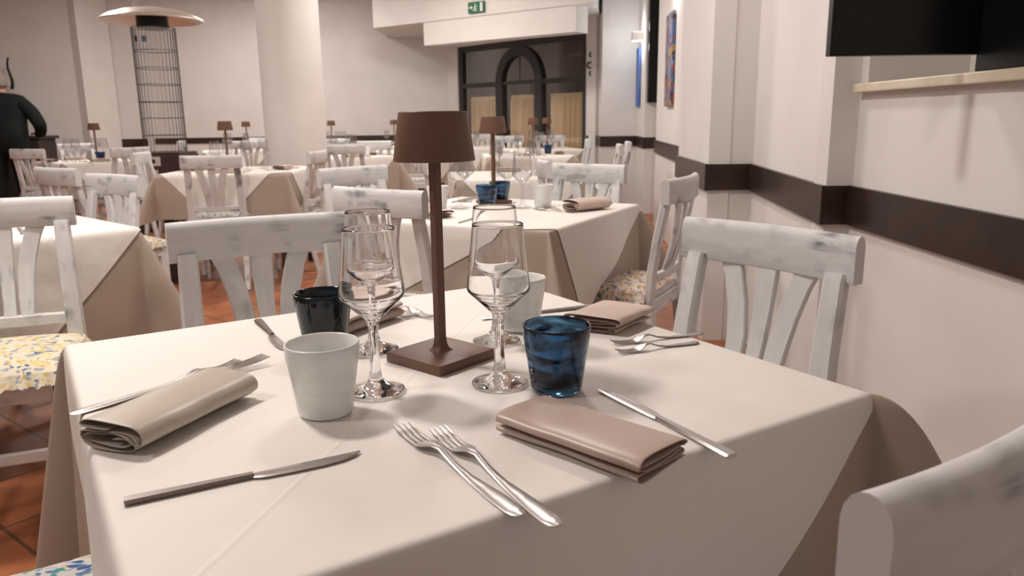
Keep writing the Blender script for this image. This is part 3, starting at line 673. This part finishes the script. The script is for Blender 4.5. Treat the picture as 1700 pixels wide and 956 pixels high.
def napkin(name, x, y, rz, L, W, Hh, m, label, group, seed=0, skew=0, prof=ROLL, th=.0014, n=14, taper=0.0, bend=0.0):
    """rolled and folded cloth: layered section swept along local y, spiral end towards -y"""
    rr = random.Random(seed); bm = bmesh.new(); p = catmull(prof, 4); sx, sz = W/.083, Hh/.029; rows = []; ph = [rr.uniform(0, 6) for _ in range(4)]
    for j in range(n+1):
        t = j/n; yy = (t-.5)*L; row = []
        for i, q in enumerate(p):
            wob = .0016*math.sin(t*5+ph[0]+i*.11)+.0006*math.sin(t*15+i*.2+ph[1]); hz = 1-taper*t
            xx = q.x*sx*(1-.04*math.sin(t*3.1)) + wob + bend*(t-.5)**2; zz = max(q.y*sz*hz + .35*wob*(q.y/.02), .0009)
            row.append(bm.verts.new((xx, yy + skew*q.x + .0018*math.sin(i*.35+ph[2])*(1 if j in (0, n) else 0), zz)))
        rows.append(row)
    for j in range(n):
        for i in range(len(p)-1): bm.faces.new((rows[j][i], rows[j][i+1], rows[j+1][i+1], rows[j+1][i]))
    o = link(name, bm, m, loc=(x, y, TZ+.0006), rz=rz); s = o.modifiers.new('solid', 'SOLIDIFY'); s.thickness = th; s.offset = 0
    ss = o.modifiers.new('sub', 'SUBSURF'); ss.levels = 1; ss.render_levels = 1
    tag(o, label, 'napkin', group); return o
NG = 'satin napkins on the nearest table'
# spiral end towards the viewer's left
napkin('napkin', -.392, .842, R(68.6-90), .185, .088, .034, M['nap_grey'], 'beige satin napkin folded and rolled, at left below two forks', NG, 1)
FOLD = [(.020,.0060), (.030,.0065), (.034,.0050), (.028,.0032), (0,.0025), (-.030,.0022), (-.0385,.0035), (-.0385,.0070), (-.030,.0085), (0,.0085), (.026,.0095), (.0335,.0110), (.0330,.0130), (.026,.0140), (0,.0125), (-.030,.0120), (-.036,.0135), (-.0375,.0160), (-.032,.0175), (0,.0175), (.026,.0175), (.036,.0150), (.0395,.0165), (.0380,.0200), (.030,.0225), (0,.0235), (-.028,.0235), (-.0395,.0215), (-.0425,.0185), (-.0420,.0145)]
napkin('napkin', .078, .758, R(-134), .190, .088, .030, M['nap_rose'], 'rose brown satin napkin folded flat between forks and knife in front', NG, 2, prof=[(-a, b) for a, b in FOLD], taper=-.0)
napkin('napkin', .163, 1.240, R(-38), .118, .098, .034, M['nap_light'], 'pale rose napkin at the far right edge behind the blue tumbler', NG, 3, prof=FOLD, skew=.25)
napkin('napkin', -.262, 1.262, R(150), .15, .085, .032, M['nap_rose'], 'folded napkin behind the left wine glasses, only one end showing', NG, 4)
napkin('napkin', .285, 2.90, R(-52), .17, .095, .045, M['nap_light'], 'rolled pale napkin with knife under it on the second table', 'napkins on the second table', 5)
napkin('napkin', -.28, 2.75, R(30), .16, .095, .035, M['nap_light'], 'folded napkin directly behind the big lamp pole on the second table', 'napkins on the second table', 6, prof=FOLD)
# ---- place settings of the tables farther back
def settings(F, desc, nap=(0,1,2,3), glasses=4, blue=(0,), milk=(2,)):
    gp = 'wine glasses on the table ' + desc
    for i, (lx, ly) in enumerate(((.10,-.10), (-.12,-.10), (-.10,.12), (.13,.10))[:glasses]): goblet(*F(lx+random.uniform(-.02,.02), ly+random.uniform(-.02,.02)), 'clear wine glass on the table ' + desc, False, gp)
    sp = ((.20,-.12), (-.21,-.10), (-.19,.13), (.21,.10))
    for i in blue: tumbler(*F(*sp[i]), 'blue', 'blue tumbler on the table ' + desc, 'blue tumblers ' + desc)
    for i in milk: tumbler(*F(*sp[i]), 'milk', 'milky tumbler on the table ' + desc, 'milky tumblers ' + desc)
    np_ = ((0,-.30,0), (-.31,0,90), (0,.30,0), (.31,0,90))
    for i in nap:
        lx, ly, a = np_[i]; x, y = F(lx, ly); x0, y0 = F(0, 0); x1, y1 = F(1, 0); base = math.atan2(y1-y0, x1-x0)
        key = 'nap'; 
        if key not in ME_C:
            o = napkin('napkin', x, y, 0, .16, .09, .03, M['nap_light'], 'x', 'x', 9); me = bpy.data.meshes.new_from_object(o.evaluated_get(bpy.context.evaluated_depsgraph_get())); bpy.data.objects.remove(o); ME_C[key] = me
        o = bpy.data.objects.new('napkin', ME_C[key]); COL.objects.link(o); o.location = (x, y, TZ+.0006); o.rotation_euler = (0, 0, base+R(a+80)); tag(o, 'folded napkin on the table ' + desc, 'napkin', 'napkins on the table ' + desc)
        for s_, kd in ((.075, 'knife'), (-.07, 'fork')):
            if a == 0: p, q = F(lx+s_*1.6, ly-.09*(1 if ly < 0 else -1)), F(lx+s_*1.6, ly+.11*(1 if ly < 0 else -1))
            else: p, q = F(lx+.09*(1 if lx > 0 else -1), ly+s_*1.6), F(lx-.11*(1 if lx > 0 else -1), ly+s_*1.6)
            cutlery(kd, p, q, 'steel %s on the table %s' % (kd, desc), kd + 's on the table ' + desc)
settings(F4, D4, (0,1,3), milk=(), blue=()); settings(F5, D5, (0,1,2), blue=(), milk=()); tumbler(-3.80, 7.25, 'blue', 'dark blue tumbler on the table near the man, below its lamp', 'blue tumblers'); settings(F8, D8, (2,3), 4, (), (3,)); settings(F9, D9, (3,0), 4, (3,), ())
settings(F7, D7, (0,3), 4, (), (0,)); settings(F6, D6, (0,), 4, (), (1,)); settings(F10, D10, (), 4, (), ()); settings(F11, D11, (), 4, (), (0,)); settings(F12, D12, (), 4, (), ()); settings(F13, D13, (), 2, (), ()); settings(F14, D14, (), 3, (), ())
settings(F3, D3, (), 0, (), ())
cutlery('knife', F3(.10,-.28), F3(.14,-.10), 'knife on the left-edge table, between chair splats', 'knives on the left-edge table')
cutlery('fork', F3(-.10,-.33), F3(-.12,-.13), 'fork on the left-edge table near its front edge', 'forks on the left-edge table')
napkin('napkin', *F3(-.02,-.27), R(60), .16, .09, .03, M['nap_light'], 'folded napkin on the left-edge table', 'napkins on the left-edge table', 11)

# ------------------------------------------------------------------ patio heater
hx, hy = -3.56, 8.10
h = empty('patio_heater', (hx, hy, 0)); tag(h, 'tall patio heater with wire cage tower and wide metal reflector', 'patio heater')
bm = bmesh.new(); addbox(bm, (0, 0, .39), (.48, .48, .78), bev=.012); link('base_cabinet', bm, M['heater_base'], h, smooth=False)
bm = bmesh.new(); addbox(bm, (0, 0, .79), (.46, .46, .02), bev=.01); link('base_collar', bm, M['heater_base'], h, smooth=False)
for dx, dz, sx, sz, mm in ((-.07,.715,.22,.09,'sticker'), (-.04,.60,.09,.06,'sticker')):
    bm = bmesh.new(); addbox(bm, (dx, -.244, dz), (sx, .008, sz)); link('label_plate', bm, M[mm], h, smooth=False)
bm = bmesh.new(); bmesh.ops.create_cone(bm, cap_ends=True, segments=16, radius1=.022, radius2=.022, depth=.004, matrix=Matrix.Translation((-.03, -.2495, .715)) @ Matrix.Rotation(R(90), 4, 'X')); link('label_emblem', bm, M['heater_base'], h, smooth=False)
bm = bmesh.new(); cr = .205
for k in range(34):
    a = 2*math.pi*k/34; addtube(bm, (cr*math.cos(a), cr*math.sin(a), .80), (cr*math.cos(a), cr*math.sin(a), 2.02), .0028, 5)
for z in (.80, .97, 1.14, 1.30, 1.47, 1.63, 1.80, 2.02):
    pts = [(cr*math.cos(2*math.pi*k/40), cr*math.sin(2*math.pi*k/40), z) for k in range(41)]
    for k in range(40): addtube(bm, pts[k], pts[k+1], .0035, 4)
link('wire_cage', bm, M['wire'], h, smooth=False)
for dx, sx, mm in ((-.085,.022,'black'), (-.01,.05,'sticker_blue')):
    bm = bmesh.new(); addbox(bm, (dx, -.209, 1.90), (sx, .004, .055)); link('label_plate', bm, M[mm], h, smooth=False)
link('burner_head', lathe([(0,2.02), (.15,2.02), (.15,2.14), (0,2.14)], 32), M['black'], h, smooth=False)
link('reflector', lathe([(0,2.20), (.12,2.195), (.28,2.17), (.40,2.13), (.475,2.085), (.482,2.09), (.478,2.102), (.40,2.145), (.28,2.185), (.12,2.21), (0,2.215)], 64), M['chrome'], h, sharp=60)

# ------------------------------------------------------------------ things on and along the walls
bm = bmesh.new(); addbox(bm, (0, 0, 0), (.028, .46, .754), bev=.003); o = link('painting', bm, M['painting'], smooth=False, loc=(1.356, 6.765, 1.557), rz=R(-4.7)); tag(o, 'tall narrow multicoloured abstract painting on the stepped right wall', 'painting')
bm = bmesh.new(); addbox(bm, (0, 0, 0), (.123, .08, 1.435), bev=.004); o = link('wall_panel', bm, M['black'], smooth=False, loc=(1.603, 8.895, 1.971)); tag(o, 'tall black narrow panel between the two paintings', 'panel')
bm = bmesh.new(); addbox(bm, (0, 0, 0), (.025, .295, .68), bev=.003); o = link('painting', bm, M['blue_paint'], smooth=False, loc=(1.543, 9.56, 1.557), rz=R(-3.4)); tag(o, 'narrow blue painting near the far right corner', 'painting')
# up-and-down wall sconce
s = empty('wall_sconce', (1.476, 9.27, 2.0)); tag(s, 'small white up-and-down wall light above the blue painting', 'wall light')
bm = bmesh.new(); addbox(bm, (0, 0, 0), (.13, .08, .10), bev=.008); link('housing', bm, M['white_paper'], s, smooth=False)
bulb('sconce_light', (1.46, 9.27, 2.11), 2.7, (.95,.97,1.0)); bulb('sconce_light', (1.46, 9.27, 1.89), 2.7, (.95,.97,1.0))
s = empty('wall_sconce', (1.315, 6.56, 2.213)); tag(s, 'wall light above the multicoloured painting, at the top picture edge', 'wall light')
bm = bmesh.new(); addbox(bm, (0, 0, 0), (.10, .13, .08), bev=.008); link('housing', bm, M['white_paper'], s, smooth=False); bulb('sconce_light', (1.29, 6.56, 2.13), 5, (.95,.97,1.0))
# black wrought ornament on the end wall
bm = bmesh.new()
for k, (x, z, r) in enumerate(((0,.12,.04), (.04,.03,.05), (-.03,-.04,.045), (.05,-.10,.05), (-.01,-.16,.03))):
    pts = [(x+r*math.cos(2*math.pi*q/14), .0, z+r*math.sin(2*math.pi*q/14)) for q in range(15)]
    for q in range(14): addtube(bm, pts[q], pts[q+1], .012, 6)
addtube(bm, (0.02, 0, .2), (.02, 0, -.18), .014, 6); o = link('iron_ornament', bm, M['black'], loc=(1.05, 10.17, 1.778), smooth=False); o.scale = (.82,)*3; tag(o, 'black wrought iron ornament on the wall right of the arched window', 'wall ornament')
bm = bmesh.new()
for k in range(6): addtube(bm, (.03*math.sin(k*1.1), 0, .11*k), (.03*math.sin((k+1)*1.1), 0, .11*(k+1)), .035-.003*k, 7)
o = link('iron_ornament', bm, M['black'], loc=(-6.68, 10.70, 1.56), smooth=False); o.scale = (.62,)*3; tag(o, 'slender black iron ornament on the wall behind the man', 'wall ornament')
# emergency exit sign with running figure, arrow and door
ex = empty('exit_sign', (0, 0, 0)); tag(ex, 'small green emergency exit sign with white pictogram on the beam', 'sign')
ea = math.atan2(b.y-a.y, b.x-a.x) if False else math.atan2(8.93-11.07, .918+1.853); ex.scale = (.82,)*3; ex.location = (-.392, 9.915, 2.426); ex.rotation_euler = (0, 0, ea)
bm = bmesh.new(); addbox(bm, (0, 0, 0), (.31, .03, .155), bev=.004); link('panel', bm, M['green_sign'], ex, smooth=False)
bm = bmesh.new(); addbox(bm, (.105, -.0165, 0), (.045, .003, .125)); link('door_symbol', bm, M['white_paper'], ex, smooth=False)
bm = bmesh.new(); addbox(bm, (-.02, -.0165, -.005), (.022, .003, .055)); addbox(bm, (-.012, -.0165, .042), (.018, .003, .018)); addbox(bm, (-.04, -.0165, -.04), (.04, .003, .012)); addbox(bm, (.005, -.0165, -.04), (.012, .003, .045)); addbox(bm, (.012, -.0165, .012), (.035, .003, .01)); link('running_figure_symbol', bm, M['white_paper'], ex, smooth=False)
bm = bmesh.new(); addbox(bm, (-.110, -.0165, 0), (.045, .003, .014)); v = [bm.verts.new(p) for p in ((-.09,-.0175,.032), (-.09,-.0175,-.032), (-.06,-.0175,0))]; bm.faces.new(v); link('arrow_symbol', bm, M['white_paper'], ex, smooth=False)
# television on a bracket in the serving opening
tv = empty('television', (.951, 1.87, 1.221)); tag(tv, 'black television jutting out from the serving opening above the sill', 'television')
bm = bmesh.new(); addbox(bm, (-.008, 0, .30), (.402, .03, .60), bev=.004); link('screen_panel', bm, M['black'], tv, smooth=False)
bm = bmesh.new(); addbox(bm, (.09, .04, .30), (.20, .05, .21), bev=.004); link('rear_housing', bm, M['black'], tv, smooth=False)
bm = bmesh.new(); addbox(bm, (.31, .035, .30), (.26, .025, .04)); link('wall_bracket', bm, M['black'], tv, smooth=False)
bm = bmesh.new(); addbox(bm, (0, 0, 0), (.28, .25, .52), bev=.005); o = link('tv_side_box', bm, M['black'], smooth=False, loc=(1.225, 1.74, 1.1815+.26)); tag(o, 'black box hanging right of the television over the sill', 'dark_box')  # plain dark box beside the television, not known to be a speaker
# sideboard along the left wall
sb = empty('sideboard', (-6.85, 10.30, 0)); tag(sb, 'low dark wooden sideboard along the left rear wall', 'sideboard')
bm = bmesh.new(); addbox(bm, (0, 0, .465), (1.56, .40, .89), bev=.01); link('body', bm, M['dark_wood'], sb, smooth=False)
bm = bmesh.new(); addbox(bm, (0, 0, .93), (1.64, .44, .04), bev=.005); link('top_board', bm, M['dark_wood'], sb, smooth=False)
for k in range(3):
    bm = bmesh.new(); addbox(bm, (-.51+.51*k, -.205, .45), (.48, .02, .76), bev=.006); d = link('door', bm, M['dark_wood'], sb, smooth=False)
    bm = bmesh.new(); addtube(bm, (-.33+.51*k, -.213, .5), (-.33+.51*k, -.235, .5), .015, 10); link('knob', bm, M['steel'], d)

# ------------------------------------------------------------------ the man at the left edge
man = empty('person', (0, 0, 0)); tag(man, 'person in dark jacket and trousers standing at the left edge, turned away', 'person')
def skin_body(name, verts, edges, radii, m, root_i=0, parent=None, lv=2):
    me = bpy.data.meshes.new(name); me.from_pydata(verts, edges, []); o = bpy.data.objects.new(name, me); COL.objects.link(o)
    sk = o.modifiers.new('skin', 'SKIN'); sk.use_smooth_shade = True
    for i, r in enumerate(radii):
        rx = r if isinstance(r, tuple) else (r, r); me.skin_vertices[0].data[i].radius = rx; me.skin_vertices[0].data[i].use_root = (i == root_i)
    su = o.modifiers.new('sub', 'SUBSURF'); su.levels = lv; su.render_levels = lv
    bpy.context.view_layer.update(); ev = o.evaluated_get(bpy.context.evaluated_depsgraph_get()); nm = bpy.data.meshes.new_from_object(ev); bpy.data.objects.remove(o)
    nm.materials.clear(); nm.materials.append(m)
    for p in nm.polygons: p.use_smooth = True
    q = bpy.data.objects.new(name, nm); COL.objects.link(q); q.parent = parent; return q
# local frame: facing -x/+y (back to viewer), origin at feet
V_ = [(0,0,.92), (0,.0,1.10), (.0,.02,1.28), (0,.03,1.42), (0,.05,1.50), (-.02,.09,1.58), (-.03,.10,1.66),
      (.16,.03,1.41), (.27,.02,1.28), (.34,.0,1.12), (.30,.12,1.02), (.22,.26,1.02),
      (-.16,.03,1.41), (-.27,.05,1.25), (-.31,.10,1.10), (-.24,.26,1.04), (-.16,.36,1.05),
      (.10,0,.86), (.13,.02,.50), (.14,-.03,.10), (-.10,0,.86), (-.13,.04,.50), (-.15,.0,.10), (.14,.10,.05), (-.15,.13,.05)]
E_ = [(0,1), (1,2), (2,3), (3,4), (4,5), (5,6), (3,7), (7,8), (8,9), (9,10), (10,11), (3,12), (12,13), (13,14), (14,15), (15,16), (0,17), (17,18), (18,19), (0,20), (20,21), (21,22), (19,23), (22,24)]
RD = [(.20,.15), (.23,.16), (.25,.16), (.19,.12), .07, .05, .05, .09, .078, .068, .055, .045, .09, .078, .066, .055, .045, .125, .10, .065, .125, .10, .065, .045, .045]
E_ = [e for e in E_ if 6 not in e and 5 not in e]; V2 = V_[:5] + V_[7:]; E2 = [tuple(i if i < 5 else i-2 for i in e) for e in E_]; RD2 = RD[:5] + RD[7:]
body = skin_body('body', V2, E2, RD2, M['clothes'], 0, man)
bm = bmesh.new(); bmesh.ops.create_icosphere(bm, subdivisions=4, radius=1)
for v in bm.verts:
    x, y, z = v.co; k = 1-.18*max(0, -z); v.co = Vector((x*.076*k, y*.098*k + .012*max(0, -z), z*.115))
    if y > .80 and -.25 < z < .05: v.co.y += .014*math.exp(-(x/.14)**2)       # nose
    if y > .75 and .05 < z < .25: v.co.y -= .006*math.exp(-((abs(x)-.35)/.15)**2)  # eye sockets
hd = link('head', bm, M['skin'], man, loc=(-.02, .09, 1.635)); hd.rotation_euler = (R(-14), 0, R(20))
bm = bmesh.new(); addtube(bm, (0, .0, -.16), (0, .02, -.05), .056, 16, .052); link('neck', bm, M['skin'], hd)
for sx in (-1, 1):
    bm = bmesh.new(); bmesh.ops.create_uvsphere(bm, u_segments=12, v_segments=8, radius=1); bmesh.ops.scale(bm, verts=bm.verts, vec=(.010, .018, .030)); link('ear', bm, M['skin'], hd, loc=(sx*.078, 0, -.005))
    bm = bmesh.new(); bmesh.ops.create_uvsphere(bm, u_segments=10, v_segments=8, radius=.011); link('eye', bm, M['white_paper'], hd, loc=(sx*.030, .086, .012))
bm = bmesh.new(); bmesh.ops.create_icosphere(bm, subdivisions=4, radius=1)
bmesh.ops.delete(bm, geom=[v for v in bm.verts if v.co.z > .62 or v.co.z < -.55 or v.co.y > .35], context='VERTS')
for v in bm.verts: v.co = Vector((v.co.x*.081, v.co.y*.104-.003, v.co.z*.119))
link('hair', bm, M['hair'], hd)
def hand(parent, base, d, sgn):
    d = Vector(d).normalized(); side = d.cross(Vector((0,0,1))).normalized(); vs = [Vector(base), Vector(base)+d*.05, Vector(base)+d*.09]; es = [(0,1), (1,2)]; rs = [.026, (.036,.018), (.038,.016)]
    for q in range(4):
        o_ = vs[2] + side*(-.027+.018*q); L = (.034,.042,.040,.030)[q]; i0 = len(vs); vs += [o_+d*.01, o_+d*(.01+L)+Vector((0,0,-.008)), o_+d*(.01+L*1.6)+Vector((0,0,-.026))]; es += [(2,i0), (i0,i0+1), (i0+1,i0+2)]; rs += [.009, .0085, .007]
    i0 = len(vs); vs += [vs[1]+side*sgn*.036+d*.01, vs[1]+side*sgn*.055+d*.04]; es += [(1,i0), (i0,i0+1)]; rs += [.010, .008]
    return skin_body('hand', [tuple(v) for v in vs], es, rs, M['skin'], 0, parent, 1)
hand(man, (.215,.27,1.02), (-.5,.8,.05), 1); hand(man, (-.155,.365,1.05), (.3,.9,.1), -1)
man.scale = (1.16, 1.12, .965); man.location = (-5.97, 9.30, 0); man.rotation_euler = (0, 0, R(12))
